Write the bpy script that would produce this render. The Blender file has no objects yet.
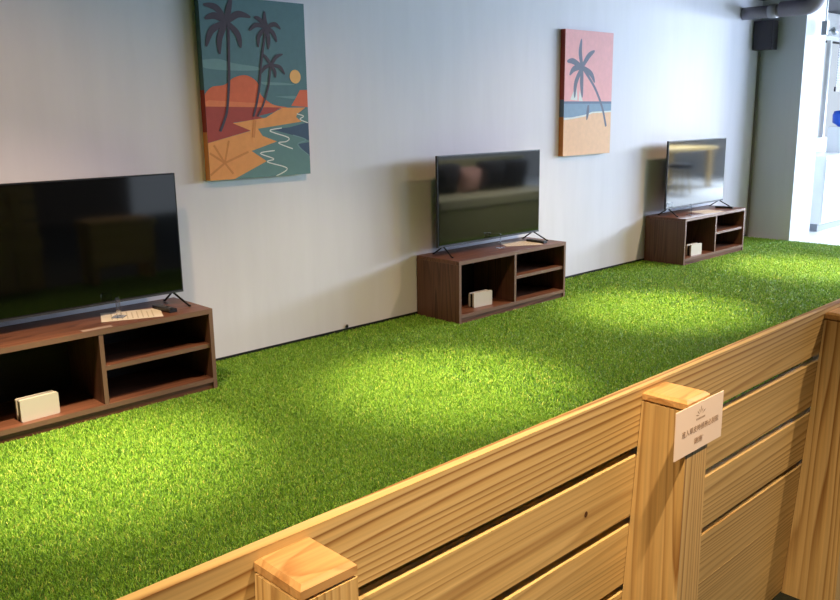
import bpy, bmesh, math, random
import numpy as np
from mathutils import Vector, Matrix

random.seed(7)
sc = bpy.context.scene
COL = sc.collection
R = math.radians

# ------------------------------------------------------------------ camera
cd = bpy.data.cameras.new('camera')
cam = bpy.data.objects.new('camera', cd)
COL.objects.link(cam)
cd.sensor_fit = 'HORIZONTAL'
cd.sensor_width = 36.0
cd.lens = 844.94 / 840 * 36.0
cd.clip_start = 0.05
cd.clip_end = 100
PITCH, ROLL, YAW = R(-12.520), R(-0.8095), R(43.847)
fw = Vector((math.sin(YAW) * math.cos(PITCH), math.cos(YAW) * math.cos(PITCH), math.sin(PITCH)))
r0 = Vector((math.cos(YAW), -math.sin(YAW), 0))
u0 = r0.cross(fw)
rt = r0 * math.cos(ROLL) + u0 * math.sin(ROLL)
up = -r0 * math.sin(ROLL) + u0 * math.cos(ROLL)
cam.matrix_world = Matrix(((rt.x, up.x, -fw.x, 0), (rt.y, up.y, -fw.y, -4.346), (rt.z, up.z, -fw.z, 1.44), (0, 0, 0, 1)))
sc.camera = cam

# ------------------------------------------------------------------ exposure, world, lights
sc.view_settings.view_transform = 'Standard'
sc.view_settings.look = 'None'
sc.view_settings.gamma = 1.0
sc.view_settings.exposure = 0.0
sc.view_settings.use_curve_mapping = False

w = bpy.data.worlds.new('world')
sc.world = w
w.use_nodes = True
bg = w.node_tree.nodes['Background']
bg.inputs[0].default_value = (0.75, 0.86, 1.0, 1)
bg.inputs[1].default_value = 0.85


def area(name, loc, target, size, size_y, power, color, spread=180):
    l = bpy.data.lights.new(name, 'AREA')
    l.shape = 'RECTANGLE'
    l.size, l.size_y = size, size_y
    l.energy = power
    l.color = color
    l.spread = R(spread)
    o = bpy.data.objects.new(name, l)
    COL.objects.link(o)
    o.location = loc
    d = Vector(target) - Vector(loc)
    o.rotation_euler = d.to_track_quat('-Z', 'Y').to_euler()
    return o


def spot(name, loc, target, power, color, angle, blend=1.0, radius=0.04):
    l = bpy.data.lights.new(name, 'SPOT')
    l.energy = power
    l.color = color
    l.spot_size = R(angle)
    l.spot_blend = blend
    l.shadow_soft_size = radius
    o = bpy.data.objects.new(name, l)
    COL.objects.link(o)
    o.location = loc
    d = Vector(target) - Vector(loc)
    o.rotation_euler = d.to_track_quat('-Z', 'Y').to_euler()
    return o


DAY = (0.62, 0.76, 1.0)
WARM = (1.0, 0.75, 0.45)
AMBER = (1.0, 0.70, 0.42)
# daylight through the glazing at the right end of the room
area('daylight_side', (11.4, -4.9, 2.0), (4.5, 0.0, 0.9), 2.6, 1.4, 285, DAY)
area('daylight_front', (8.4, -7.6, 1.9), (5.6, 0, 1.0), 2.4, 1.4, 42, DAY)
area('daylight_annex', (14.5, -3.4, 2.50), (13.4, -2.6, 0.0), 3.0, 2.4, 2300, (0.74, 0.86, 1.0))
# warm track lamps over the turf, plus an added wall fill
for k, (x, y, p) in enumerate(((1.28, -1.00, 1000), (3.12, -1.33, 1000), (5.40, -1.22, 1000), (7.75, -1.27, 1000))):
    spot('turf_spot', (x, y - 0.2, 2.48), (x, y, 0), p, WARM, 40, 1.0)
    spot('turf_flood', (x, y - 0.2, 2.48), (x, y + 0.1, 0), 230, WARM, 88, 1.0)
    spot('wall_fill', (x, y - 0.3, 2.48), (x, y + 0.55, 0), 50, (1.0, 0.57, 0.30), 125, 1.0)  # added amber fill, offsets the green bounce on the wall
# warm track lamps over the walkway in front of the fence
spot('walk_spot', (1.10, -4.15, 2.48), (1.30, -3.5, 0.4), 320, AMBER, 70, 1.0, 0.03)
spot('walk_spot', (-0.60, -4.10, 2.48), (0.2, -3.5, 0.4), 250, AMBER, 80, 1.0, 0.03)
spot('walk_spot', (3.2, -4.60, 2.48), (3.0, -3.6, 0.2), 170, AMBER, 80, 1.0, 0.03)
# added fill over the seating, brightens its reflection in the middle screen
spot('seat_fill', (7.6, -1.9, 2.48), (7.7, -3.0, 0.4), 620, (1.0, 0.9, 0.76), 90, 1.0)


# ------------------------------------------------------------------ helpers
def tag(o, label=None, cat=None, group=None, kind=None):
    if label: o['label'] = label
    if cat: o['category'] = cat
    if group: o['group'] = group
    if kind: o['kind'] = kind
    return o


def empty(name, loc, label=None, cat=None, group=None, rz=0):
    o = bpy.data.objects.new(name, None)
    COL.objects.link(o)
    o.location = loc
    o.rotation_euler = (0, 0, rz)
    o.empty_display_size = 0.1
    return tag(o, label, cat, group)


def copy_tree(o, parent=None):
    c = o.copy()
    COL.objects.link(c)
    if parent is not None:
        c.parent = parent
    for ch in list(o.children):
        copy_tree(ch, c)
    return c


def obj(name, bm, mats, parent=None, loc=(0, 0, 0), bevel=0, smooth=False, rot=None):
    me = bpy.data.meshes.new(name)
    if bevel:
        bmesh.ops.bevel(bm, geom=[e for e in bm.edges if e.is_manifold and len(e.link_faces) == 2 and e.calc_face_angle(0) > 0.7],
                        offset=bevel, segments=2, profile=0.6, affect='EDGES', clamp_overlap=True)
    bmesh.ops.recalc_face_normals(bm, faces=bm.faces[:])
    bm.to_mesh(me)
    bm.free()
    for m in (mats if isinstance(mats, (list, tuple)) else [mats]):
        me.materials.append(m)
    if smooth:
        for p in me.polygons:
            p.use_smooth = True
    o = bpy.data.objects.new(name, me)
    COL.objects.link(o)
    o.location = loc
    if rot:
        o.rotation_euler = rot
    if parent is not None:
        o.parent = parent
    return o


def box(bm, x0, x1, y0, y1, z0, z1, mi=0):
    vs = [bm.verts.new((x, y, z)) for z in (z0, z1) for y in (y0, y1) for x in (x0, x1)]
    for f in ((0, 2, 3, 1), (4, 5, 7, 6), (0, 1, 5, 4), (2, 6, 7, 3), (0, 4, 6, 2), (1, 3, 7, 5)):
        fc = bm.faces.new([vs[i] for i in f])
        fc.material_index = mi
    return vs


def B(*a):
    bm = bmesh.new()
    box(bm, *a)
    return bm


def prism(bm, pts, axis, a, b, mi=0):
    """Extrude a 2-D outline along an axis ('x': pts are (y,z); 'y': (x,z); 'z': (x,y))."""
    def P(p, t):
        return {'x': (t, p[0], p[1]), 'y': (p[0], t, p[1]), 'z': (p[0], p[1], t)}[axis]
    A = [bm.verts.new(P(p, a)) for p in pts]
    C = [bm.verts.new(P(p, b)) for p in pts]
    n = len(pts)
    fs = [bm.faces.new(A), bm.faces.new(C[::-1])]
    for i in range(n):
        fs.append(bm.faces.new((A[i], C[i], C[(i + 1) % n], A[(i + 1) % n])))
    for f in fs:
        f.material_index = mi


def tube(bm, pts, r, seg=8, caps=True, mi=0):
    pts = [Vector(p) for p in pts]
    rr = r if isinstance(r, (list, tuple)) else [r] * len(pts)
    rings = []
    ref = None
    for i, p in enumerate(pts):
        d = (pts[min(i + 1, len(pts) - 1)] - pts[max(i - 1, 0)]).normalized()
        if ref is None:
            ref = d.orthogonal().normalized()
        ref = (ref - d * ref.dot(d)).normalized()
        s = d.cross(ref)
        rings.append([bm.verts.new(p + (ref * math.cos(2 * math.pi * k / seg) + s * math.sin(2 * math.pi * k / seg)) * rr[i]) for k in range(seg)])
    for a, b in zip(rings, rings[1:]):
        for k in range(seg):
            f = bm.faces.new((a[k], a[(k + 1) % seg], b[(k + 1) % seg], b[k]))
            f.material_index = mi
            f.smooth = True
    if caps:
        for rg in (rings[0][::-1], rings[-1]):
            bm.faces.new(rg).material_index = mi
    return bm


def arc(p0, p1, p2, n=10):
    p0, p1, p2 = Vector(p0), Vector(p1), Vector(p2)
    return [p0 * (1 - t) ** 2 + p1 * 2 * t * (1 - t) + p2 * t * t for t in [i / n for i in range(n + 1)]]


# ------------------------------------------------------------------ materials
def newmat(name):
    m = bpy.data.materials.new(name)
    m.use_nodes = True
    return m, m.node_tree, m.node_tree.nodes['Principled BSDF']


def lin(c):
    return tuple(((v / 255) / 12.92 if v / 255 <= 0.04045 else ((v / 255 + 0.055) / 1.055) ** 2.4) for v in c) + (1,)


def N(nt, t, **kw):
    n = nt.nodes.new(t)
    for k, v in kw.items():
        if k in n.inputs:
            n.inputs[k].default_value = v
        else:
            setattr(n, k, v)
    return n


def plain(name, rgb, rough=0.5, metal=0.0, noise=0.0, nscale=20, spec=0.5, bump=0.0):
    m, nt, b = newmat(name)
    c = lin(rgb)
    b.inputs['Base Color'].default_value = c
    b.inputs['Roughness'].default_value = rough
    b.inputs['Metallic'].default_value = metal
    b.inputs['Specular IOR Level'].default_value = spec
    if noise or bump:
        tc = N(nt, 'ShaderNodeTexCoord')
        nz = N(nt, 'ShaderNodeTexNoise', Scale=nscale, Detail=5.0)
        nt.links.new(tc.outputs['Object'], nz.inputs['Vector'])
    if noise:
        rp = N(nt, 'ShaderNodeValToRGB')
        rp.color_ramp.elements[0].position = 0.3
        rp.color_ramp.elements[1].position = 0.7
        rp.color_ramp.elements[0].color = tuple(v * (1 - noise) for v in c[:3]) + (1,)
        rp.color_ramp.elements[1].color = tuple(min(1, v * (1 + noise)) for v in c[:3]) + (1,)
        nt.links.new(nz.outputs[0], rp.inputs[0])
        nt.links.new(rp.outputs[0], b.inputs['Base Color'])
    if bump:
        bp = N(nt, 'ShaderNodeBump', Strength=bump, Distance=0.01)
        nt.links.new(nz.outputs[0], bp.inputs['Height'])
        nt.links.new(bp.outputs[0], b.inputs['Normal'])
    return m


def wood(name, light, mid, dark, axis='x', rings_n=20.0, lines=0.0, stretch=0.09, rough=0.45, contrast=1.0, knots=False, spec=0.4):
    """Plain-sawn timber: growth-ring bands bent by slow noise, plus fine fibres along the grain."""
    m, nt, b = newmat(name)
    L = nt.links.new
    tc = N(nt, 'ShaderNodeTexCoord')
    oi = N(nt, 'ShaderNodeObjectInfo')
    off = N(nt, 'ShaderNodeVectorMath', operation='SCALE')
    off.inputs[0].default_value = (7.3, 3.1, 5.7)
    L(oi.outputs['Random'], off.inputs['Scale'])
    mp = N(nt, 'ShaderNodeMapping')
    i = 'xyz'.index(axis)
    s = [1, 1, 1]
    s[i] = stretch
    mp.inputs['Scale'].default_value = s
    L(tc.outputs['Object'], mp.inputs['Vector'])
    ad = N(nt, 'ShaderNodeVectorMath', operation='ADD')
    L(mp.outputs[0], ad.inputs[0])
    L(off.outputs[0], ad.inputs[1])
    # slow warp of the ring distance -> cathedral figure
    nz = N(nt, 'ShaderNodeTexNoise', Scale=6.5, Detail=1.5, Roughness=0.45)
    L(ad.outputs[0], nz.inputs['Vector'])
    rings = N(nt, 'ShaderNodeMath', operation='MULTIPLY')
    rings.inputs[1].default_value = rings_n
    L(nz.outputs[0], rings.inputs[0])
    dt = N(nt, 'ShaderNodeVectorMath', operation='DOT_PRODUCT')
    ac = [0.55 * lines] * 3
    ac[i] = 0.0
    ac[1 if i != 1 else 2] = 0.35 * lines
    ac[2 if i != 2 else 0] = lines
    dt.inputs[1].default_value = ac
    L(tc.outputs['Object'], dt.inputs[0])
    tot = N(nt, 'ShaderNodeMath', operation='ADD')
    L(rings.outputs[0], tot.inputs[0])
    L(dt.outputs['Value'], tot.inputs[1])
    nz2 = N(nt, 'ShaderNodeTexNoise', Scale=40.0, Detail=2.0)
    L(ad.outputs[0], nz2.inputs['Vector'])
    j = N(nt, 'ShaderNodeMath', operation='MULTIPLY_ADD')
    j.inputs[1].default_value = 0.7
    L(nz2.outputs[0], j.inputs[0])
    L(tot.outputs[0], j.inputs[2])
    fr = N(nt, 'ShaderNodeMath', operation='FRACT')
    L(j.outputs[0], fr.inputs[0])
    rp = N(nt, 'ShaderNodeValToRGB')
    e = rp.color_ramp.elements
    e[0].position, e[0].color = 0.0, lin(light)
    e[1].position, e[1].color = 1.0, lin(light)
    a = e.new(0.50); a.color = lin(mid)
    a = e.new(0.80); a.color = lin(dark)
    a = e.new(0.92); a.color = lin(light)
    L(fr.outputs[0], rp.inputs[0])
    ns = N(nt, 'ShaderNodeTexNoise', Scale=9.0, Detail=1.0)
    L(ad.outputs[0], ns.inputs['Vector'])
    rs = N(nt, 'ShaderNodeMapRange')
    rs.inputs['From Min'].default_value = 0.35
    rs.inputs['From Max'].default_value = 0.65
    rs.inputs['To Min'].default_value = 0.3
    rs.inputs['To Max'].default_value = 1.0
    L(ns.outputs[0], rs.inputs['Value'])
    mxl = N(nt, 'ShaderNodeMix', data_type='RGBA')
    mxl.inputs[6].default_value = lin(tuple((p_ + q_) / 2 for p_, q_ in zip(light, mid)))
    L(rs.outputs[0], mxl.inputs[0])
    L(rp.outputs[0], mxl.inputs[7])
    # fibres
    mp2 = N(nt, 'ShaderNodeMapping')
    s2 = [160, 160, 160]
    s2[i] = 3.0
    mp2.inputs['Scale'].default_value = s2
    L(tc.outputs['Object'], mp2.inputs['Vector'])
    nf = N(nt, 'ShaderNodeTexNoise', Scale=1.0, Detail=3.0)
    L(mp2.outputs[0], nf.inputs['Vector'])
    rf = N(nt, 'ShaderNodeMapRange')
    rf.inputs['From Min'].default_value = 0.3
    rf.inputs['From Max'].default_value = 0.7
    rf.inputs['To Min'].default_value = 0.86
    rf.inputs['To Max'].default_value = 1.10
    L(nf.outputs[0], rf.inputs['Value'])
    # slow tone drift between and along boards
    nd = N(nt, 'ShaderNodeTexNoise', Scale=2.2, Detail=1.0)
    L(ad.outputs[0], nd.inputs['Vector'])
    rd = N(nt, 'ShaderNodeMapRange')
    rd.inputs['To Min'].default_value = 0.78
    rd.inputs['To Max'].default_value = 1.22
    L(nd.outputs[0], rd.inputs['Value'])
    mu0 = N(nt, 'ShaderNodeMath', operation='MULTIPLY')
    L(rf.outputs[0], mu0.inputs[0])
    L(rd.outputs[0], mu0.inputs[1])
    mix = N(nt, 'ShaderNodeVectorMath', operation='SCALE')
    L(mxl.outputs[2], mix.inputs[0])
    L(mu0.outputs[0], mix.inputs['Scale'])
    L(mix.outputs[0], b.inputs['Base Color'])
    b.inputs['Roughness'].default_value = rough
    b.inputs['Specular IOR Level'].default_value = spec
    bp = N(nt, 'ShaderNodeBump', Strength=0.08, Distance=0.002)
    L(fr.outputs[0], bp.inputs['Height'])
    L(bp.outputs[0], b.inputs['Normal'])
    return m


def plaster(name, rgb, streak=0.05):
    m, nt, b = newmat(name)
    L = nt.links.new
    tc = N(nt, 'ShaderNodeTexCoord')
    mp = N(nt, 'ShaderNodeMapping')
    mp.inputs['Scale'].default_value = (3.5, 3.5, 0.5)
    L(tc.outputs['Object'], mp.inputs['Vector'])
    nz = N(nt, 'ShaderNodeTexNoise', Scale=2.4, Detail=6.0, Roughness=0.6)
    L(mp.outputs[0], nz.inputs['Vector'])
    rp = N(nt, 'ShaderNodeValToRGB')
    c = lin(rgb)
    rp.color_ramp.elements[0].position = 0.35
    rp.color_ramp.elements[1].position = 0.7
    rp.color_ramp.elements[0].color = tuple(v * (1 - streak) for v in c[:3]) + (1,)
    rp.color_ramp.elements[1].color = tuple(v * (1 + streak) for v in c[:3]) + (1,)
    L(nz.outputs[0], rp.inputs[0])
    L(rp.outputs[0], b.inputs['Base Color'])
    b.inputs['Roughness'].default_value = 0.7
    bp = N(nt, 'ShaderNodeBump', Strength=0.05, Distance=0.01)
    L(nz.outputs[0], bp.inputs['Height'])
    L(bp.outputs[0], b.inputs['Normal'])
    return m


M = {}
M['wall'] = plaster('painted_plaster', (218, 219, 228), 0.025)
M['pillar'] = plaster('pillar_paint', (196, 202, 208), 0.02)
M['white_wall'] = plaster('white_paint', (236, 238, 240), 0.02)
M['ceiling'] = plain('dark_ceiling_paint', (46, 46, 54), 0.8)
M['room'] = plain('far_room_paint', (96, 86, 76), 0.85)
M['screed'] = plain('pale_resin_floor', (226, 228, 230), 0.35, noise=0.03, nscale=3)
M['turf_base'] = plain('turf_backing', (42, 78, 20), 0.95, noise=0.3, nscale=60)
M['walk_shaded'] = plain('shaded_walkway_turf', (26, 34, 24), 0.95, noise=0.4, nscale=90)  # darker copy of the turf, with the shade there put into the colour
M['pine'] = wood('honey_pine', (216, 190, 134), (206, 176, 116), (142, 100, 52), 'x', rings_n=16, stretch=0.035, lines=62)
M['pine_post'] = wood('honey_pine_post', (214, 186, 130), (202, 170, 110), (138, 96, 48), 'z', rings_n=17, stretch=0.045, lines=75)
M['pine_cap'] = wood('honey_pine_cap', (208, 168, 112), (200, 158, 100), (170, 122, 70), 'x', rings_n=10, stretch=0.3)
M['walnut'] = wood('walnut_laminate', (116, 76, 58), (101, 65, 49), (74, 46, 36), 'x', rings_n=14, stretch=0.05, rough=0.4)
M['walnut_v'] = wood('walnut_laminate_upright', (106, 72, 58), (93, 61, 49), (68, 44, 36), 'z', rings_n=14, stretch=0.05, rough=0.4)
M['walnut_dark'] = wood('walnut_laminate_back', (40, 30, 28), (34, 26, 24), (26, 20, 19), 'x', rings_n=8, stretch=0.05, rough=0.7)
M['screen'] = plain('glossy_black_glass', (4, 4, 5), 0.06, spec=1.0)
M['black'] = plain('black_plastic', (14, 14, 16), 0.4)
M['black_metal'] = plain('black_metal', (18, 18, 20), 0.35, 0.4)
M['silver'] = plain('grey_bezel', (80, 84, 92), 0.35, 0.5)
M['dock'] = plain('off_white_plastic', (204, 198, 188), 0.4)
M['dock_grey'] = plain('grey_plastic', (120, 118, 116), 0.45)
M['button'] = plain('grey_rubber', (70, 70, 74), 0.7)
M['paper'] = plain('white_paper', (206, 198, 188), 0.8)
M['label'] = plain('label_film', (150, 130, 122), 0.5)
M['ink'] = plain('grey_ink', (176, 166, 152), 0.8)
M['card'] = plain('cream_card', (238, 222, 206), 0.75)
M['card_ink'] = plain('brown_ink', (162, 136, 112), 0.8)
M['pipe'] = plain('grey_painted_pipe', (128, 122, 134), 0.45, noise=0.05, nscale=6)
M['collar'] = plain('light_grey_collar', (150, 150, 158), 0.4)
M['box'] = plain('dark_box_plastic', (52, 48, 58), 0.5)
M['conduit'] = plain('dark_grey_strip', (112, 110, 106), 0.6)
M['white'] = plain('white_laminate', (240, 242, 244), 0.35)
M['kick'] = plain('grey_kick', (132, 138, 146), 0.5)
M['blue'] = plain('blue_plastic', (30, 90, 210), 0.4)
M['steel'] = plain('grey_lamp_metal', (150, 156, 164), 0.4, 0.3)
M['frame'] = plain('window_frame_metal', (120, 124, 130), 0.5)
M['pad'] = plain('pale_olive_cloth', (178, 178, 152), 0.9)
M['mesh'] = plain('grey_woven_blind', (150, 156, 166), 0.8)
M['olive'] = plain('olive_cloth', (150, 152, 118), 0.9)
M['cushion'] = plain('charcoal_cushion_cloth', (40, 44, 52), 0.9)
M['pink'] = plain('pink_cushion_cloth', (186, 150, 146), 0.9)
for k, c in dict(sky=(86, 124, 134), haze=(112, 150, 156), coral=(216, 108, 72), peach=(226, 130, 86), sea=(98, 136, 138),
                 maroon=(166, 70, 62), sand=(230, 158, 92), navy=(64, 88, 116), foam=(222, 226, 222), ochre=(206, 134, 72),
                 sun=(238, 184, 112), slate=(70, 62, 76), rosy=(238, 176, 178), blue=(132, 160, 186), dusk=(104, 124, 152),
                 shore=(238, 196, 160), palm=(112, 118, 138), canvas=(96, 74, 66)).items():
    M['paint_' + k] = plain('canvas_paint_' + k, c, 0.75, noise=0.04, nscale=30)

m, nt, b = newmat('clear_acrylic')
b.inputs['Base Color'].default_value = (0.95, 0.97, 1, 1)
b.inputs['Transmission Weight'].default_value = 1.0
b.inputs['Roughness'].default_value = 0.03
b.inputs['IOR'].default_value = 1.45
M['acrylic'] = m
m, nt, b = newmat('window_glass')
b.inputs['Base Color'].default_value = (1, 1, 1, 1)
b.inputs['Transmission Weight'].default_value = 1.0
b.inputs['Roughness'].default_value = 0.0
b.inputs['IOR'].default_value = 1.02
M['glass'] = m

# grass: hue differs from blade to blade
m, nt, b = newmat('grass_blade')
L = nt.links.new
at = N(nt, 'ShaderNodeAttribute', attribute_name='tone')
rp = N(nt, 'ShaderNodeValToRGB')
e = rp.color_ramp.elements
e[0].position, e[0].color = 0.0, lin((62, 118, 24))
e[1].position, e[1].color = 1.0, lin((210, 214, 112))
a = e.new(0.45); a.color = lin((118, 172, 46))
a = e.new(0.8); a.color = lin((164, 204, 70))
L(at.outputs['Fac'], rp.inputs[0])
L(rp.outputs[0], b.inputs['Base Color'])
b.inputs['Roughness'].default_value = 0.5
b.inputs['Specular IOR Level'].default_value = 0.35
M['grass'] = m

# ------------------------------------------------------------------ setting
def struct(name, bm, mats, **kw):
    return tag(obj(name, bm, mats, **kw), kind='structure')


TOP = 2.55
struct('floor', B(-3.0, 9.33, -3.42, 0.0, -0.06, 0.0), M['turf_base'])
struct('floor_walkway', B(-3.0, 9.33, -8.0, -3.42, -0.06, 0.0), M['walk_shaded'])
struct('floor_annex', B(9.33, 20.0, -8.0, 2.0, -0.06, -0.002), M['screed'])
struct('wall_back', B(-3.0, 9.45, 0.0, 0.15, -0.06, TOP + 0.4), M['wall'])
struct('ceiling', B(-3.1, 20.0, -8.1, 2.0, TOP + 0.02, TOP + 0.12), M['ceiling'])
struct('wall_left', B(-3.12, -3.0, -8.0, 0.15, -0.06, TOP + 0.02), M['room'])
struct('wall_front', B(-3.0, 5.6, -8.15, -8.0, -0.06, TOP + 0.02), M['room'])
struct('baseboard_back', B(-3.0, 9.40, -0.008, -0.0005, 0.0, 0.022), M['black'])  # black strip put in for the dark shadow gap at the wall foot
bm = bmesh.new()
prism(bm, [(9.40, 0.0), (9.325, -0.519), (9.86, -0.519), (9.86, 0.0)], 'z', -0.002, TOP + 0.02)
struct('wall_pillar', bm, [M['pillar']])
struct('trim_corner', B(9.362, 9.382, -0.026, -0.006, 0.0, 2.04), M['conduit'])
struct('wall_right', B(18.0, 18.12, -8.0, 0.0, -0.002, TOP + 0.02), M['white_wall'])
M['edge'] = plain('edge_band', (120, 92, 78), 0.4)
# annex behind the counter: back wall with a window opening
bm = bmesh.new()
box(bm, 9.86, 10.3, 0.0, 0.1, 0, TOP + 0.02)
box(bm, 10.3, 20.0, 0.0, 0.1, 0, 1.0)
box(bm, 10.3, 20.0, 0.0, 0.1, 2.3, TOP + 0.02)
box(bm, 12.6, 20.0, 0.0, 0.1, 1.0, 2.3)
struct('wall_annex', bm, M['white_wall'])
w1 = empty('window_1', (10.3, 0, 1.0))
tag(w1, kind='structure')
bm = bmesh.new()
box(bm, 0, 2.3, 0.02, 0.07, 0, 0.05); box(bm, 0, 2.3, 0.02, 0.07, 1.25, 1.3)
box(bm, 0, 0.05, 0.02, 0.07, 0.05, 1.25); box(bm, 2.25, 2.3, 0.02, 0.07, 0.05, 1.25); box(bm, 1.13, 1.17, 0.02, 0.07, 0.05, 1.25)
obj('window_frame', bm, M['white'], w1)
obj('pane', B(0.05, 2.25, 0.042, 0.048, 0.05, 1.25), M['glass'], w1)

# ------------------------------------------------------------------ artificial turf (uncountable)
def make_turf():
    rng = np.random.default_rng(3)
    P = []
    def patch(x0, x1, y0, y1, dens, wmul, holes=()):
        n = int((x1 - x0) * (y1 - y0) * dens)
        x = rng.uniform(x0, x1, n); y = rng.uniform(y0, y1, n)
        P.append(np.stack([x, y, np.full(n, wmul)], 1))
    patch(0.2, 3.2, -2.4, -0.004, 62000, 0.74)
    patch(3.2, 5.6, -2.4, -0.004, 32000, 1.05)
    patch(5.6, 9.32, -2.4, -0.004, 15000, 1.6)
    patch(-1.2, 0.2, -2.4, -0.004, 9000, 1.7)
    patch(-1.2, 9.32, -3.40, -2.4, 15000, 1.6)
    p = np.concatenate(P)
    # keep blades out of the cabinets
    keep = np.ones(len(p), bool)
    for cx in CAB_X:
        keep &= ~((p[:, 0] > cx - 0.004) & (p[:, 0] < cx + CW + 0.004) & (p[:, 1] > -0.445))
    p = p[keep]
    n = len(p)
    h = rng.uniform(0.009, 0.016, n); hw = 0.0014 * p[:, 2] * rng.uniform(0.7, 1.3, n)
    a = rng.uniform(0, 2 * np.pi, n)
    lean = rng.uniform(0.1, 1.1, n)
    tw = a + np.pi / 2 + rng.normal(0, 0.5, n)
    front = (p[:, 1] < -3.5)
    h[front] *= 0.6
    base = np.stack([p[:, 0], p[:, 1], np.zeros(n)], 1)
    side = np.stack([np.cos(tw) * hw, np.sin(tw) * hw, np.zeros(n)], 1)
    d = np.stack([np.cos(a), np.sin(a), np.zeros(n)], 1)
    midp = base + d * (h * np.sin(lean) * 0.4)[:, None] + np.array([0, 0, 1]) * (h * 0.62)[:, None]
    tip = base + d * (h * np.sin(lean))[:, None] * 1.15 + np.array([0, 0, 1]) * (h * (0.55 + 0.45 * np.cos(lean)))[:, None]
    tip[:, 1] = np.minimum(tip[:, 1], -0.002); midp[:, 1] = np.minimum(midp[:, 1], -0.002)
    nearf = (p[:, 1] < -3.5)
    tip[nearf, 1] = np.minimum(tip[nearf, 1], -3.53)
    co = np.empty((n, 5, 3), np.float32)
    co[:, 0] = base - side; co[:, 1] = base + side
    co[:, 2] = midp + side * 0.8; co[:, 3] = midp - side * 0.8; co[:, 4] = tip
    me = bpy.data.meshes.new('artificial_turf')
    me.vertices.add(n * 5)
    me.vertices.foreach_set('co', co.ravel())
    k = np.arange(n, dtype=np.int32)[:, None] * 5
    loops = np.concatenate([k + np.array([[0, 1, 2, 3]]), k + np.array([[3, 2, 4]])], 1).astype(np.int32).ravel()
    me.loops.add(len(loops))
    me.loops.foreach_set('vertex_index', loops)
    me.polygons.add(n * 2)
    st = np.empty((n, 2), np.int32); st[:, 0] = np.arange(n) * 7; st[:, 1] = st[:, 0] + 4
    me.polygons.foreach_set('loop_start', st.ravel())
    me.update(calc_edges=True)
    at = me.attributes.new('tone', 'FLOAT', 'POINT')
    tone = np.clip(rng.normal(0.47, 0.19, n), 0, 0.9)
    dead = rng.uniform(0, 1, n) < 0.03
    tone[dead] = 1.0
    at.data.foreach_set('value', np.repeat(tone, 5).astype(np.float32))
    me.materials.append(M['grass'])
    o = bpy.data.objects.new('artificial_turf', me)
    COL.objects.link(o)
    tag(o, 'bright green artificial turf carpeting the floor between the wall and the fence', 'turf', kind='stuff')


CAB_X = (1.017, 4.130, 7.183)
CW, CD, CH = 1.211, 0.418, 0.441
make_turf()

# ------------------------------------------------------------------ timber fence
FY, FT = -3.483, 0.894
LEAN = 0.06
fx0, fx1 = -1.60, 2.62
fence = empty('timber_fence', ((fx0 + fx1) / 2, FY, 0), 'long honey pine board fence with square posts along the turf edge', 'fence')
fl = fx1 - fx0


def shift(z):
    return LEAN * (FT - z)


levels = [(0.763, 0.894), (0.604, 0.741), (0.441, 0.582), (0.279, 0.420), (0.133, 0.278), (0.004, 0.132)]
for z0, z1 in levels:
    bm = bmesh.new()
    T = 0.020
    prism(bm, [(shift(z0), z0 - z0), (shift(z0) + T, 0), (shift(z1) + T, z1 - z0), (shift(z1), z1 - z0)], 'x', -fl / 2, fl / 2)
    obj('board', bm, M['pine'], fence, (0, 0, z0), bevel=0.004)
QX = (-0.396, 0.527, 1.450, 2.386)
QW, QD, QT = 0.089, 0.100, 0.868
for x in QX:
    bm = bmesh.new()
    prism(bm, [(-QD, 0.0), (shift(0) - 0.001, 0.0), (shift(QT) - 0.001, QT - 0.006), (-QD, QT - 0.006)], 'x', -QW / 2, QW / 2)
    box(bm, -QW / 2 + .008, QW / 2 - .008, -QD + .008, -.008, QT - .0065, QT - .0018)
    xc = x + QW / 2 - (fx0 + fx1) / 2
    p = obj('post', bm, M['pine_post'], fence, (xc, 0, 0), bevel=0.003)
    bm = bmesh.new()
    v = box(bm, -QW / 2, QW / 2, -QD / 2, QD / 2, 0, 0.012)
    t = [bm.verts.new((sx * (QW / 2 - 0.006), sy * (QD / 2 - 0.006), 0.018)) for sy in (-1, 1) for sx in (-1, 1)]
    bm.faces.remove([f for f in bm.faces if all(q in f.verts for q in v[4:])][0])
    bm.faces.new((t[0], t[1], t[3], t[2]))
    for i, j in ((0, 1), (1, 3), (3, 2), (2, 0)):
        bm.faces.new((v[4 + i], v[4 + j], t[j], t[i]))
    obj('post_cap', bm, M['pine_cap'], p, (0, -QD / 2 + 0.0005, QT - 0.003 + 0.0015))
    # short batten behind the boards, tying them to the post
    bm = bmesh.new()
    prism(bm, [(shift(0.05) + T + 0.001, 0.05), (shift(0.05) + T + 0.028, 0.05), (shift(0.84) + T + 0.028, 0.84), (shift(0.84) + T + 0.001, 0.84)], 'x', -0.045, 0.045)
    obj('batten', bm, M['pine_post'], fence, (xc + 0.02, 0, 0))

# backing rails behind the open joints
for zg, xe in ((0.752, 1.56), (0.593, 1.60), (0.430, fx1)):
    bm = bmesh.new()
    y0 = shift(zg) + T + 0.030
    prism(bm, [(y0, zg - 0.075), (y0 + 0.018, zg - 0.075), (y0 + 0.018, zg + 0.03), (y0, zg + 0.03)], 'x', fx0 - (fx0 + fx1) / 2, xe - (fx0 + fx1) / 2)
    obj('backing_rail', bm, M['pine'], fence)


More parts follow.
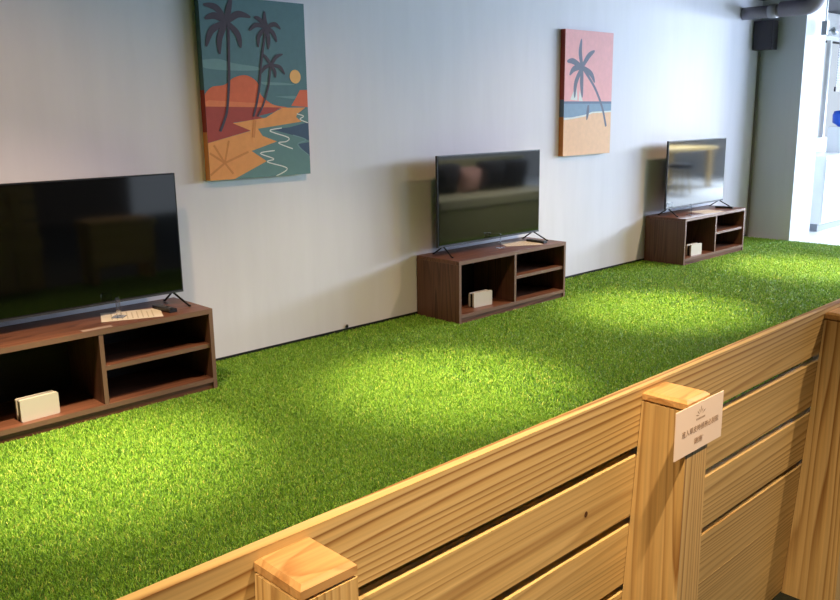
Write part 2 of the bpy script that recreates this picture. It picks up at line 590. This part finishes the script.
# ------------------------------------------------------------------ notice card on the post
def text_mesh(name, body, size, mat, parent, loc, rot, width=None):
    cu = bpy.data.curves.new(name, 'FONT')
    cu.body = body
    cu.size = size
    cu.align_x = 'CENTER'
    cu.align_y = 'CENTER'
    cu.extrude = 0.0001
    to = bpy.data.objects.new(name, cu)
    COL.objects.link(to)
    dg = bpy.context.evaluated_depsgraph_get()
    dg.update()
    me = bpy.data.meshes.new_from_object(to.evaluated_get(dg))
    bpy.data.objects.remove(to)
    bpy.data.curves.remove(cu)
    xs = [v.co.x for v in me.vertices]
    if width and xs:
        k = width / (max(xs) - min(xs))
        for v in me.vertices:
            v.co.x *= k
    me.materials.clear()
    me.materials.append(mat)
    me.name = name
    o = bpy.data.objects.new(name, me)
    COL.objects.link(o)
    o.parent = parent
    o.location = loc
    o.rotation_euler = rot
    return o


SW, SH = 0.189, 0.099
card = obj('notice_card', B(-SW / 2, SW / 2, -0.0008, 0.0008, -SH / 2, SH / 2), M['card'], None, (1.4945, FY - QD - 0.003, 0.8255))
tag(card, 'pale cream notice card with brown lettering fixed to the front of a fence post', 'sign')
F = (R(90), 0, 0)
text_mesh('lettering', '進入草皮時請務必脫鞋', 0.0145, M['card_ink'], card, (0.004, -0.0012, -0.004), F, 0.146)
text_mesh('lettering', '謝謝˙', 0.0145, M['card_ink'], card, (0.0, -0.0012, -0.029), F, 0.036)
bm = bmesh.new()
lcx, lcz = 0.002, 0.021
for ang, ln in ((168, .020), (140, .018), (112, .016), (86, .021), (58, .016), (26, .022)):
    a = R(ang)
    d = Vector((math.cos(a), 0, math.sin(a))); nrm = Vector((-d.z, 0, d.x))
    c0 = Vector((lcx, -0.0010, lcz))
    q = [c0 + d * 0.005, c0 + d * (0.005 + ln * .5) + nrm * 0.0017, c0 + d * ln, c0 + d * (0.005 + ln * .5) - nrm * 0.0012]
    bm.faces.new([bm.verts.new(v) for v in q])
for k in range(7):
    x = lcx - 0.017 + k * 0.0052
    bm.faces.new([bm.verts.new(v) for v in ((x, -.001, lcz - .0075), (x + .0038, -.001, lcz - .0075), (x + .0038, -.001, lcz - .0035), (x, -.001, lcz - .0035))])
obj('emblem', bm, M['card_ink'], card)

# ------------------------------------------------------------------ media cabinets
DIVX = 0.603


def make_cabinet():
    t = empty('media_cabinet', (0, 0, 0))
    d0, d1 = -CD, 0.0          # front, back (local y)
    th = 0.022
    obj('top_panel', B(0, CW, d0, d1, CH - 0.026, CH), M['walnut'], t, bevel=0.0015)
    obj('side_panel', B(0, th, d0, d1, 0.0, CH - 0.0265), M['walnut_v'], t, bevel=0.0012)
    obj('side_panel', B(CW - th, CW, d0, d1, 0.0, CH - 0.0265), M['walnut_v'], t, bevel=0.0012)
    obj('bottom_panel', B(th + .0005, CW - th - .0005, d0, d1 - 0.013, 0.039, 0.063), M['walnut'], t, bevel=0.0012)
    obj('plinth', B(th + .0005, CW - th - .0005, d0 + 0.008, d0 + 0.028, 0.0, 0.0385), M['walnut'], t)
    obj('divider', B(DIVX - 0.011, DIVX + 0.011, d0 + 0.002, d1 - 0.013, 0.0635, CH - 0.0265), M['walnut_v'], t, bevel=0.0012)
    obj('shelf', B(DIVX + 0.0115, CW - th - .0005, d0 + 0.012, d1 - 0.013, 0.229, 0.252), M['walnut'], t, bevel=0.0012)
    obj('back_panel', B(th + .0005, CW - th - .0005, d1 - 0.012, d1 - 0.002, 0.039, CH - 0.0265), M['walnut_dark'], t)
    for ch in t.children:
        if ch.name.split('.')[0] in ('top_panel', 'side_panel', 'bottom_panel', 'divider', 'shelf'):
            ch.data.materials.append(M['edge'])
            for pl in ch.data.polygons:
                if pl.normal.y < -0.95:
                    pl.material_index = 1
    return t


cab0 = make_cabinet()
CAB_LABEL = ('walnut open-front media cabinet at the left edge, under the largest-looking dark television',
             'walnut open-front media cabinet in the middle, between the two canvas pictures',
             'walnut open-front media cabinet farthest away, nearest the corner pillar')
for i, x in enumerate(CAB_X):
    o = cab0 if i == 0 else copy_tree(cab0)
    o.location = (x, -0.019, 0.0)
    tag(o, CAB_LABEL[i], 'cabinet', 'media cabinets along the wall')

# ------------------------------------------------------------------ televisions
TW, TH = 1.132, 0.641


def make_tv():
    t = empty('television', (0, 0, 0))
    z0 = 0.0625                                     # underside of the set above the cabinet top
    bm = B(0, TW, 0.0, 0.020, z0, z0 + TH)
    box(bm, 0.16, TW - 0.16, 0.020, 0.055, z0 + 0.04, z0 + 0.36)
    obj('housing', bm, M['black'], t, bevel=0.003)
    bz = 0.007
    s = obj('screen', B(bz, TW - bz, -0.0015, 0.0, z0 + 0.016, z0 + TH - bz), M['screen'], t)
    obj('chin_strip', B(0.001, TW - 0.001, -0.003, -0.0002, z0 + 0.0005, z0 + 0.0095), M['silver'], t)
    for fx in (0.060, TW - 0.060):
        sgn = 1
        bm = bmesh.new()
        apex = Vector((fx, 0.010, z0 + 0.004))
        for dy in (-0.115, 0.095):
            end = Vector((fx + (0.03 if dy < 0 else 0.0) * (1 if fx > TW / 2 else -1), 0.010 + dy, 0.006))
            tube(bm, [apex, apex + (end - apex) * 0.12 + Vector((0, 0, 0.002)), end, end + Vector((0, 0.012 * (1 if dy > 0 else -1), -0.0005))], 0.0055, 8)
        f = obj('foot', bm, M['black_metal'], t)
    return t


tv0 = make_tv()
TV_X = (1.066, 4.172, 7.236)
TV_LABEL = ('large flat television with a near-black screen at the left edge of the room',
            'flat television with an olive and charcoal reflection, on the middle cabinet',
            'flat television with a bright daylight reflection, on the farthest cabinet')
for i, x in enumerate(TV_X):
    o = tv0 if i == 0 else copy_tree(tv0)
    o.location = (x, -0.195, CH + 0.0005)
    tag(o, TV_LABEL[i], 'television', 'televisions on the cabinets')


# ------------------------------------------------------------------ consoles in the left compartments
def make_dock():
    t = empty('console_dock', (0, 0, 0))
    def rr(w, h, r, y0, y1, mat, name):
        pts = []
        for cx, cz, a0 in ((w - r, h - r, 0), (r, h - r, 90), (r, r, 180), (w - r, r, 270)):
            pts += [(cx + r * math.cos(R(a0 + k * 22.5)), cz + r * math.sin(R(a0 + k * 22.5))) for k in range(5)]
        bm = bmesh.new()
        prism(bm, pts, 'y', y0, y1)
        return obj(name, bm, mat, t, bevel=0.0008)
    rr(0.180, 0.106, 0.008, 0.0, 0.016, M['dock'], 'front_shell')
    rr(0.180, 0.104, 0.008, 0.044, 0.056, M['dock'], 'rear_shell')
    obj('slot_base', B(0.006, 0.174, 0.0165, 0.0435, 0.0, 0.095), M['black'], t)
    bm = bmesh.new()
    tube(bm, arc((0.14, 0.052, 0.05), (0.21, 0.10, 0.005), (0.225, 0.12, 0.07)) + arc((0.225, 0.12, 0.07), (0.24, 0.15, 0.12), (0.215, 0.19, 0.03), 8)[1:], 0.0032, 7)
    obj('cable', bm, M['black'], t)
    return t


dock0 = make_dock()
DOCK = ((1.228, -0.400, 3), (4.372, -0.352, -5), (7.395, -0.395, -4))
DOCK_LABEL = ('white game console dock with a black cable in the left cabinet compartment',
              'white game console dock in the open compartment of the middle cabinet',
              'white game console dock in the open compartment of the farthest cabinet')
for i, (x, y, rz) in enumerate(DOCK):
    o = dock0 if i == 0 else copy_tree(dock0)
    o.location = (x, y, 0.0635)
    o.rotation_euler.z = R(rz)
    tag(o, DOCK_LABEL[i], 'game console', 'game consoles in the cabinets')


# ------------------------------------------------------------------ remotes, printed sheets and acrylic stands on the cabinets
def make_remote():
    t = empty('remote_control', (0, 0, 0))
    bm = B(-0.021, 0.021, -0.085, 0.085, 0.001, 0.019)
    obj('body', bm, M['black'], t, bevel=0.005)
    for r_ in range(3):
        obj('button', B(-0.012, 0.012, -0.055 + r_ * 0.045, -0.030 + r_ * 0.045, 0.0192, 0.0205), M['button'], t)
    return t


def make_sheet():
    t = empty('printed_sheet', (0, 0, 0))
    obj('paper', B(-0.105, 0.105, -0.1485, 0.1485, 0.0008, 0.0022), M['paper'], t)
    bm = bmesh.new()
    for k in range(9):
        wd = (0.085, 0.07, 0.08)[k % 3]
        z = 0.0025
        y = 0.10 - k * 0.025
        bm.faces.new([bm.verts.new(v) for v in ((-0.085, y, z), (-0.085 + 2 * wd, y, z), (-0.085 + 2 * wd, y - 0.006, z), (-0.085, y - 0.006, z))])
    obj('print', bm, M['ink'], t)
    return t


def make_stand():
    t = empty('acrylic_stand', (0, 0, 0))
    bm = bmesh.new()
    box(bm, -0.028, 0.028, -0.030, 0.030, 0.0008, 0.0038)
    box(bm, -0.028, 0.028, -0.002, 0.002, 0.0038, 0.105)
    obj('upright', bm, M['acrylic'], t)
    return t


rem0, sheet0, st0 = make_remote(), make_sheet(), make_stand()
WHERE = ('the leftmost cabinet', 'the middle cabinet', 'the farthest cabinet')
REM = ((2.035, -0.285, 4), (5.165, -0.285, 0), (8.225, -0.290, 12))
SHE = ((1.862, -0.262, 68), (5.03, -0.235, 60), (7.83, -0.300, 78))
STA = ((1.795, -0.262, 48), (4.765, -0.260, 45), (7.50, -0.310, 45))
for i in range(3):
    o = rem0 if i == 0 else copy_tree(rem0)
    o.location = (REM[i][0], REM[i][1], CH); o.rotation_euler.z = R(REM[i][2])
    tag(o, 'black remote control lying on top of ' + WHERE[i], 'remote control', 'remote controls')
    o = sheet0 if i == 0 else copy_tree(sheet0)
    o.location = (SHE[i][0], SHE[i][1], CH); o.rotation_euler.z = R(SHE[i][2])
    tag(o, 'pale printed sheet lying on ' + WHERE[i], 'paper', 'printed sheets')
    o = st0 if i == 0 else copy_tree(st0)
    o.location = (STA[i][0], STA[i][1], CH + 0.0022 if i == 0 else CH); o.rotation_euler.z = R(STA[i][2])
    tag(o, 'small clear acrylic stand on top of ' + WHERE[i], 'stand', 'acrylic stands')
tag(obj('label_strip', B(-0.075, 0.075, -0.018, 0.018, 0.0006, 0.0018), M['label'], None, (1.615, -0.408, CH), rot=(0, 0, R(0))),
    'narrow pale label strip near the front edge of the left cabinet top', 'label')

# ------------------------------------------------------------------ canvas pictures
A_ART=[
 ('s', 'haze', [(0.0, 0.662), (0.1, 0.67), (0.2, 0.649), (0.357, 0.632), (0.356, 0.614), (0.156, 0.609), (0.0, 0.622)]) ,
 ('s', 'haze', [(0.374, 0.55), (0.541, 0.545), (0.609, 0.535), (0.405, 0.533)]) ,
 ('s', 'haze', [(0.468, 0.466), (0.617, 0.47), (0.604, 0.453)]) ,
 ('s', 'coral', [(0.0, 0.443), (0.0, 0.474), (0.048, 0.517), (0.13, 0.53), (0.194, 0.57), (0.279, 0.584), (0.351, 0.543), (0.369, 0.475), (0.447, 0.421), (0.532, 0.398), (0.0, 0.392)]) ,
 ('p', 'peach', [(0.0, 0.436), (0.023, 0.446), (0.269, 0.432), (0.421, 0.428), (0.532, 0.398), (0.0, 0.392)]) ,
 ('p', 'coral', [(0.704, 0.506), (0.65, 0.505), (0.618, 0.459), (0.581, 0.412), (0.704, 0.404)]) ,
 ('p', 'sea', [(0.704, 0.402), (0.637, 0.365), (0.336, 0.282), (0.284, 0.156), (0.158, 0), (0.704, 0), (0.704, 0.402)]) ,
 ('p', 'maroon', [(0.0, 0.411), (0.505, 0.403), (0.453, 0.376), (0.341, 0.355), (0.384, 0.34), (0.173, 0.321), (0.287, 0.274), (0.0, 0.211)]) ,
 ('p', 'sand', [(0.0, 0.21), (0.286, 0.272), (0.168, 0.317), (0.395, 0.345), (0.476, 0.385), (0.522, 0.401), (0.686, 0.402), (0.625, 0.365), (0.612, 0.346), (0.652, 0.318), (0.336, 0.282), (0.366, 0.24), (0.465, 0.205), (0.284, 0.156), (0.385, 0.092), (0.158, 0), (0.0, 0)]) ,
 ('p', 'navy', [(0.704, 0.313), (0.562, 0.286), (0.435, 0.275), (0.583, 0.239), (0.704, 0.203)]) ,
 ('p', 'navy', [(0.704, 0.193), (0.621, 0.184), (0.649, 0.146), (0.704, 0.107)]) ,
 ('l', 'foam', [(0.504, 0.283), (0.418, 0.268), (0.547, 0.226), (0.534, 0.203), (0.476, 0.195), (0.578, 0.157)], 0.0065) ,
 ('l', 'foam', [(0.445, 0.152), (0.343, 0.14), (0.436, 0.103), (0.39, 0.087), (0.53, 0.042), (0.447, 0)], 0.0065) ,
 ('l', 'foam', [(0.699, 0.31), (0.641, 0.332), (0.669, 0.35), (0.619, 0.365)], 0.006) ,
 ('l', 'haze', [(0.583, 0.239), (0.682, 0.207), (0.615, 0.181), (0.697, 0.113)], 0.006) ,
 ('l', 'ochre', [(0.1, 0.095), (0.007, 0.154)], 0.012) ,
 ('l', 'ochre', [(0.1, 0.095), (0.003, 0.031)], 0.012) ,
 ('l', 'ochre', [(0.1, 0.095), (0.262, 0.152)], 0.012) ,
 ('l', 'ochre', [(0.1, 0.095), (0.152, 0.031)], 0.012) ,
 ('l', 'ochre', [(0.1, 0.095), (0.135, 0.22)], 0.012) ,
 ('l', 'ochre', [(0.1, 0.095), (0.036, 0.197)], 0.012) ,
 ('l', 'ochre', [(0.3, 0.233), (0.318, 0.332)], 0.02) ,
 ('c', 'sun', [(0.619, 0.583)], 0.04) ,
 ('f', 'slate', [(0.169, 0.869), (0.107, 0.941), (0.028, 0.954)], 0.03) ,
 ('f', 'slate', [(0.169, 0.869), (0.095, 0.899), (0.031, 0.88)], 0.03) ,
 ('f', 'slate', [(0.169, 0.869), (0.071, 0.822), (0.029, 0.733)], 0.03) ,
 ('f', 'slate', [(0.169, 0.869), (0.118, 0.787), (0.111, 0.695)], 0.03) ,
 ('f', 'slate', [(0.169, 0.869), (0.234, 0.808), (0.25, 0.735)], 0.03) ,
 ('f', 'slate', [(0.169, 0.869), (0.242, 0.916), (0.326, 0.906)], 0.03) ,
 ('f', 'slate', [(0.169, 0.869), (0.183, 0.935), (0.206, 1.005)], 0.03) ,
 ('f', 'slate', [(0.434, 0.857), (0.383, 0.898), (0.35, 0.907)], 0.021) ,
 ('f', 'slate', [(0.434, 0.857), (0.361, 0.865), (0.311, 0.831)], 0.021) ,
 ('f', 'slate', [(0.434, 0.857), (0.377, 0.807), (0.368, 0.743)], 0.021) ,
 ('f', 'slate', [(0.434, 0.857), (0.44, 0.794), (0.436, 0.734)], 0.021) ,
 ('f', 'slate', [(0.434, 0.857), (0.476, 0.824), (0.498, 0.777)], 0.021) ,
 ('f', 'slate', [(0.434, 0.857), (0.489, 0.876), (0.528, 0.851)], 0.021) ,
 ('f', 'slate', [(0.434, 0.857), (0.421, 0.896), (0.422, 0.943)], 0.021) ,
 ('f', 'slate', [(0.45, 0.646), (0.418, 0.685), (0.395, 0.705)], 0.017) ,
 ('f', 'slate', [(0.45, 0.646), (0.404, 0.629), (0.367, 0.588)], 0.017) ,
 ('f', 'slate', [(0.45, 0.646), (0.488, 0.692), (0.535, 0.71)], 0.017) ,
 ('f', 'slate', [(0.45, 0.646), (0.51, 0.636), (0.543, 0.595)], 0.017) ,
 ('f', 'slate', [(0.45, 0.646), (0.473, 0.61), (0.476, 0.574)], 0.017) ,
 ('l', 'slate', [(0.178, 0.862), (0.168, 0.681), (0.16, 0.557), (0.137, 0.397), (0.111, 0.327), (0.082, 0.273)], 0.016) ,
 ('l', 'slate', [(0.423, 0.845), (0.382, 0.656), (0.368, 0.568), (0.356, 0.503), (0.334, 0.422), (0.308, 0.352)], 0.014) ,
 ('l', 'slate', [(0.445, 0.638), (0.432, 0.561), (0.416, 0.504), (0.377, 0.413), (0.335, 0.352)], 0.012) ,
]
B_ART=[
 ('p', 'rosy', [(0, 0.4), (0.684, 0.4), (0.684, 1.016), (0, 1.016)]) ,
 ('p', 'blue', [(0.0, 0.446), (0.684, 0.445), (0.684, 0.355), (0.4, 0.348), (0.292, 0.322), (0.116, 0.304), (0.0, 0.297)]) ,
 ('p', 'dusk', [(0.0, 0.446), (0.684, 0.445), (0.684, 0.426), (0.0, 0.428)]) ,
 ('p', 'foam', [(0.0, 0.313), (0.115, 0.316), (0.292, 0.335), (0.4, 0.358), (0.684, 0.366), (0.684, 0.353), (0.4, 0.346), (0.292, 0.32), (0.116, 0.302), (0.0, 0.295)]) ,
 ('p', 'foam', [(0.082, 0.46), (0.166, 0.587), (0.183, 0.452)]) ,
 ('p', 'foam', [(0.201, 0.45), (0.211, 0.537), (0.261, 0.446)]) ,
 ('l', 'palm', [(0.256, 0.71), (0.426, 0.56), (0.547, 0.393), (0.613, 0.232)], 0.026) ,
 ('f', 'palm', [(0.237, 0.723), (0.207, 0.838), (0.22, 0.948)], 0.038) ,
 ('f', 'palm', [(0.237, 0.723), (0.322, 0.812), (0.41, 0.86)], 0.038) ,
 ('f', 'palm', [(0.237, 0.723), (0.113, 0.766), (0.028, 0.763)], 0.038) ,
 ('f', 'palm', [(0.237, 0.723), (0.126, 0.707), (0.067, 0.656)], 0.038) ,
 ('f', 'palm', [(0.237, 0.723), (0.365, 0.672), (0.424, 0.601)], 0.038) ,
 ('f', 'palm', [(0.237, 0.723), (0.155, 0.597), (0.143, 0.476)], 0.038) ,
 ('f', 'palm', [(0.237, 0.723), (0.236, 0.598), (0.249, 0.477)], 0.038) ,
 ('f', 'palm', [(0.342, 0.415), (0.334, 0.353), (0.323, 0.291)], 0.03) ,
]

def make_canvas(name, x0, z0, W, H, art, base, sidebands, label):
    """Wrapped canvas on a stretcher; the picture is flat paint on its front face (one mesh, one slot per colour)."""
    names = ['canvas', base]
    bm = bmesh.new()
    DP = 0.047
    def mi(c):
        if c not in names:
            names.append(c)
        return names.index(c)
    # stretcher box: front face carries the ground colour, the sides the wrapped picture in bands
    box(bm, 0, W, -0.012, 0.0, 0, H, 0)
    box(bm, 0, W, -DP, -0.012, 0, H, mi(base))
    for za, zb, c in sidebands:
        for xs in (-0.0006, W + 0.0006):
            f = bm.faces.new([bm.verts.new(v) for v in ((xs, -DP, za), (xs, -0.001, za), (xs, -0.001, zb), (xs, -DP, zb))])
            f.material_index = mi(c)
    y = [-DP - 0.0003]
    def poly(pts, c):
        y[0] -= 0.00006
        pts = [(min(max(p[0], 0), W), min(max(p[1], 0), H)) for p in pts]
        q = []
        for p in pts:
            if not q or (abs(p[0] - q[-1][0]) + abs(p[1] - q[-1][1])) > 1e-4:
                q.append(p)
        if len(q) < 3:
            return
        f = bm.faces.new([bm.verts.new((p[0], y[0], p[1])) for p in q])
        f.material_index = mi(c)
    def smoothline(pts, n=6):
        out = []
        P = [pts[0]] + list(pts) + [pts[-1]]
        for i in range(1, len(P) - 2):
            a, b_, c, d = [Vector((*P[i + k], 0)) for k in (-1, 0, 1, 2)]
            for k in range(n):
                t = k / n
                v = 0.5 * ((2 * b_) + (c - a) * t + (2 * a - 5 * b_ + 4 * c - d) * t * t + (3 * b_ - a - 3 * c + d) * t ** 3)
                out.append((v.x, v.y))
        out.append(tuple(pts[-1]))
        return out
    def ribbon(pts, c, wf):
        L_, R_ = [], []
        n = len(pts)
        for i, p in enumerate(pts):
            a, b_ = pts[max(i - 1, 0)], pts[min(i + 1, n - 1)]
            d = Vector((b_[0] - a[0], b_[1] - a[1])).normalized()
            hw = wf(i / (n - 1)) / 2
            L_.append((p[0] - d.y * hw, p[1] + d.x * hw)); R_.append((p[0] + d.y * hw, p[1] - d.x * hw))
        y[0] -= 0.00006
        cl = lambda p: (min(max(p[0], 0), W), y[0], min(max(p[1], 0), H))
        for i in range(n - 1):
            vs = [cl(L_[i]), cl(L_[i + 1]), cl(R_[i + 1]), cl(R_[i])]
            f = bm.faces.new([bm.verts.new(v) for v in vs])
            f.material_index = mi(c)
    for it in art:
        kind, c, pts = it[:3]
        if kind == 'p':
            poly(pts, c)
        elif kind == 's':
            poly(smoothline(pts + pts[:1], 5), c)
        elif kind == 'l':
            ribbon(smoothline(pts), c, lambda t, w=it[3]: w)
        elif kind == 'f':
            ribbon(smoothline(pts, 8), c, lambda t, w=it[3]: w * (0.25 + 1.0 * math.sin(math.pi * min(1, 0.12 + t * 0.86))))
        elif kind == 'c':
            r_ = it[3]
            poly([(pts[0][0] + r_ * math.cos(2 * math.pi * k / 24), pts[0][1] + r_ * math.sin(2 * math.pi * k / 24)) for k in range(24)], c)
    me = bpy.data.meshes.new(name)
    bm.normal_update()
    bm.to_mesh(me); bm.free()
    for c in names:
        me.materials.append(M['paint_' + c])
    o = bpy.data.objects.new(name, me)
    COL.objects.link(o)
    o.location = (x0, -0.0005, z0)
    return tag(o, label, 'painting', 'canvas pictures on the wall')


make_canvas('canvas_picture', 2.494, 1.077, 0.704, 1.0055, A_ART, 'sky', [(0, .27, 'sand'), (.27, .5, 'maroon'), (.5, 1.005, 'sky')],
            'larger teal and orange canvas with three palms, above and left of the middle television')
make_canvas('canvas_picture', 5.800, 1.066, 0.684, 1.016, B_ART, 'shore', [(0, .32, 'ochre'), (.32, .46, 'dusk'), (.46, 1.016, 'maroon')],  # side bands darker than the front: the side's shade is in these colours
            'smaller pink canvas with one leaning palm, above and right of the middle television')

# ------------------------------------------------------------------ corner services
t = empty('ceiling_pipe', (8.95, 0.0, 2.405), 'grey pipe elbow running from the wall under the ceiling in the far right corner', 'pipe')
bm = bmesh.new()
tube(bm, [(0, -0.004, 0), (0, -0.40, 0)], 0.062, 20)
obj('pipe', bm, M['pipe'], t)
bm = bmesh.new()
tube(bm, [(0, -0.285, 0), (0, -0.365, 0)], 0.070, 20)
obj('collar', bm, M['collar'], t)
bm = bmesh.new()
el = [(0, -0.40, 0.01), (0, -0.66, 0.01)] + [(0, -0.66 - 0.11 * math.sin(R(a)), 0.01 + 0.11 * (1 - math.cos(R(a)))) for a in range(12, 91, 13)] + [(0, -0.77, 0.155)]
tube(bm, el, 0.076, 20)
obj('elbow', bm, M['pipe'], t)
for k, (yy, zz, rr) in enumerate(((-0.16, 2.515, 0.028), (-0.62, 2.525, 0.02))):
    pass
bx = empty('wall_box', (9.25, -0.115, 2.045), 'dark box mounted high in the corner beneath the grey ceiling pipe', 'box')
obj('case', B(-0.05, 0.085, -0.105, 0.105, 0, 0.30), M['box'], bx, bevel=0.004)
obj('face_plate', B(-0.056, -0.0502, -0.095, 0.095, 0.01, 0.29), M['box'], bx)
obj('bracket', B(0.086, 0.128, -0.03, 0.03, 0.1, 0.2), M['box'], bx)

# counter beyond the pillar
ct = empty('service_counter', (10.21, -0.5, 0), 'white counter with a grey kick board beyond the pillar at the right edge', 'counter')
obj('carcass', B(0.01, 2.2, 0.01, 0.45, 0.09, 0.85), M['white'], ct)
obj('kick_board', B(0.03, 2.2, 0.04, 0.45, 0.0, 0.0895), M['kick'], ct)
obj('worktop', B(-0.02, 2.2, -0.02, 0.46, 0.8505, 0.882), M['white'], ct, bevel=0.003)
for k in range(3):
    d = obj('door', B(0.02 + k * 0.7, 0.70 + k * 0.7, -0.008, 0.0095, 0.10, 0.84), M['white'], ct, bevel=0.002)
    obj('handle', B(0.60 + k * 0.7, 0.67 + k * 0.7, -0.016, -0.0085, 0.77, 0.785), M['kick'], d)


def lathe(bm, prof, seg=20):
    rings = [[bm.verts.new((r_ * math.cos(2 * math.pi * k / seg), r_ * math.sin(2 * math.pi * k / seg), z)) for k in range(seg)] for r_, z in prof]
    for a, b_ in zip(rings, rings[1:]):
        for k in range(seg):
            bm.faces.new((a[k], a[(k + 1) % seg], b_[(k + 1) % seg], b_[k])).smooth = True
    bm.faces.new(rings[0][::-1]); bm.faces.new(rings[-1])
    return bm


ap = empty('counter_appliance', (11.24, -0.28, 0.8825), 'white appliance with a blue container on top, standing on the white counter', 'appliance')
bm = B(-0.15, 0.15, -0.10, 0.12, 0.0, 0.31)
obj('housing', bm, M['white'], ap, bevel=0.012)
obj('tray', B(-0.09, 0.10, -0.16, -0.1005, 0.0, 0.05), M['black'], ap, bevel=0.004)
obj('container', lathe(bmesh.new(), [(0.055, 0.311), (0.07, 0.33), (0.12, 0.36), (0.125, 0.46), (0.11, 0.50), (0.05, 0.51)]), M['blue'], ap)
bl = empty('window_blind', (11.10, -0.20, 1.62), 'grey woven blind with a dark bottom rail hanging above the counter', 'blind')
bm = bmesh.new()
for k in range(30):
    box(bm, 0.02 + 0, 1.4, -0.003, 0.003, 0.06 + k * 0.03, 0.06 + k * 0.03 + 0.022)
obj('slats', bm, M['mesh'], bl)
obj('bottom_rail', B(0.0, 1.42, -0.012, 0.012, 0.0, 0.055), M['box'], bl)
obj('cord', tube(bmesh.new(), [(0.06, 0, 0.05), (0.06, 0, 0.945)], 0.004, 6), M['mesh'], bl)

# track lamp hanging beyond the pillar
sp = empty('track_lamp', (9.565, -0.62, TOP + 0.02), 'grey ceiling track lamp with a side arm against the bright wall', 'lamp')
obj('stem', tube(bmesh.new(), [(0, 0, 0), (0, 0, -0.25)], 0.006, 8), M['steel'], sp)
obj('driver_box', B(-0.028, 0.028, -0.028, 0.028, -0.39, -0.25), M['steel'], sp, bevel=0.004)
obj('arm', tube(bmesh.new(), [(0.028, -0.01, -0.345), (0.085, -0.045, -0.345)], 0.009, 8), M['steel'], sp)
obj('lamp_head', tube(bmesh.new(), [(0.075, -0.045, -0.325), (0.12, -0.06, -0.375)], [0.022, 0.03], 14), M['steel'], sp)

# ------------------------------------------------------------------ seating across the turf, seen mirrored in the middle screen
sf = empty('bench_sofa', (6.6, -3.35, 0), 'olive bench sofa across the turf, seen mirrored in the middle television', 'sofa')
obj('seat_base', B(0, 2.4, 0.0, 0.75, 0.0, 0.37), M['olive'], sf, bevel=0.02)
obj('seat_pad', B(0.01, 2.39, 0.02, 0.76, 0.371, 0.47), M['pad'], sf, bevel=0.02)
obj('backrest', B(0, 2.4, -0.18, 0.0, 0.0, 0.86), M['olive'], sf, bevel=0.03)
for k, (x, c) in enumerate(((6.85, 'cushion'), (7.29, 'cushion'), (7.70, 'pink'), (8.11, 'cushion'), (8.58, 'cushion'))):
    bm = bmesh.new()
    bmesh.ops.create_cube(bm, size=1.0)
    bmesh.ops.subdivide_edges(bm, edges=bm.edges[:], cuts=5, use_grid_fill=True)
    for v in bm.verts:
        e_ = max(abs(v.co.x), abs(v.co.z)) * 2
        v.co.y *= 0.30 * (1 - 0.65 * e_ ** 3)
        v.co.x *= 0.42 if c == 'cushion' else 0.34
        v.co.z *= 0.36 if c == 'cushion' else 0.30
    tag(obj('cushion', bm, M[c], None, (x, -3.20, 0.47 + (0.178 if c == 'cushion' else 0.148)), smooth=True, rot=(R(-12), 0, 0)),
        ('charcoal' if c == 'cushion' else 'dusty pink') + ' square cushion leaning on the olive bench sofa', 'cushion', 'cushions on the bench sofa')
# timber table in the bright annex, seen mirrored in the farthest screen
tb = empty('timber_table', (14.2, -4.2, 0), 'timber table in the bright annex, seen mirrored in the farthest television', 'table')
obj('table_top', B(-0.9, 0.9, -0.5, 0.5, 0.70, 0.75), M['pine'], tb, bevel=0.005)
for sx in (-0.8, 0.8):
    for sy in (-0.4, 0.4):
        obj('leg', B(sx - 0.04, sx + 0.04, sy - 0.04, sy + 0.04, 0.0, 0.699), M['pine_post'], tb)
stl = empty('round_stool', (13.4, -3.5, 0), 'dark round stool in the bright annex, seen mirrored in the farthest television', 'stool')
obj('seat', lathe(bmesh.new(), [(0.18, 0.44), (0.2, 0.46), (0.2, 0.5), (0.18, 0.52)]), M['cushion'], stl)
for k in range(4):
    a = R(45 + 90 * k)
    obj('leg', tube(bmesh.new(), [(0.20 * math.cos(a), 0.20 * math.sin(a), 0.0), (0.13 * math.cos(a), 0.13 * math.sin(a), 0.439)], 0.016, 8), M['pine_post'], stl)

# low timber bench just past the fence end, seen mirrored in the left screen
bn = empty('timber_bench', (3.24, -3.30, 0), 'low timber bench past the fence end, seen mirrored in the left television', 'bench')
obj('seat', B(-0.30, 0.30, -0.16, 0.16, 0.50, 0.56), M['pine'], bn, bevel=0.004)
obj('front_panel', B(-0.29, 0.29, 0.10, 0.13, 0.16, 0.499), M['pine'], bn, bevel=0.004)
for sx in (-0.26, 0.26):
    obj('leg', B(sx - 0.03, sx + 0.03, -0.14, 0.095, 0.0, 0.499), M['pine_post'], bn, bevel=0.003)

# a dark knot in the second board and a black fitting low on the wall
M['knot'] = plain('dark_knot', (84, 52, 26), 0.6)
second = [c for c in fence.children if c.name.startswith('board') and abs(c.location.z - 0.604) < 1e-3][0]
kx, kz = 1.2829 - (fx0 + fx1) / 2, 0.6685 - 0.604
bm = bmesh.new()
bm.faces.new([bm.verts.new((kx + 0.0055 * math.cos(a), shift(kz + 0.604) - 0.0008 + 0.06 * -0.006 * math.sin(a), kz + 0.0065 * math.sin(a))) for a in [k * math.pi / 8 for k in range(16)]])
obj('knot', bm, M['knot'], second)
wf = lathe(bmesh.new(), [(0.012, 0.0), (0.012, 0.004), (0.008, 0.008)], 16)
tag(obj('wall_plug', wf, M['black'], None, (3.477, -0.0085, 0.037), rot=(R(90), 0, 0)), 'tiny black fitting low on the wall, left of the middle cabinet', 'wall fitting')
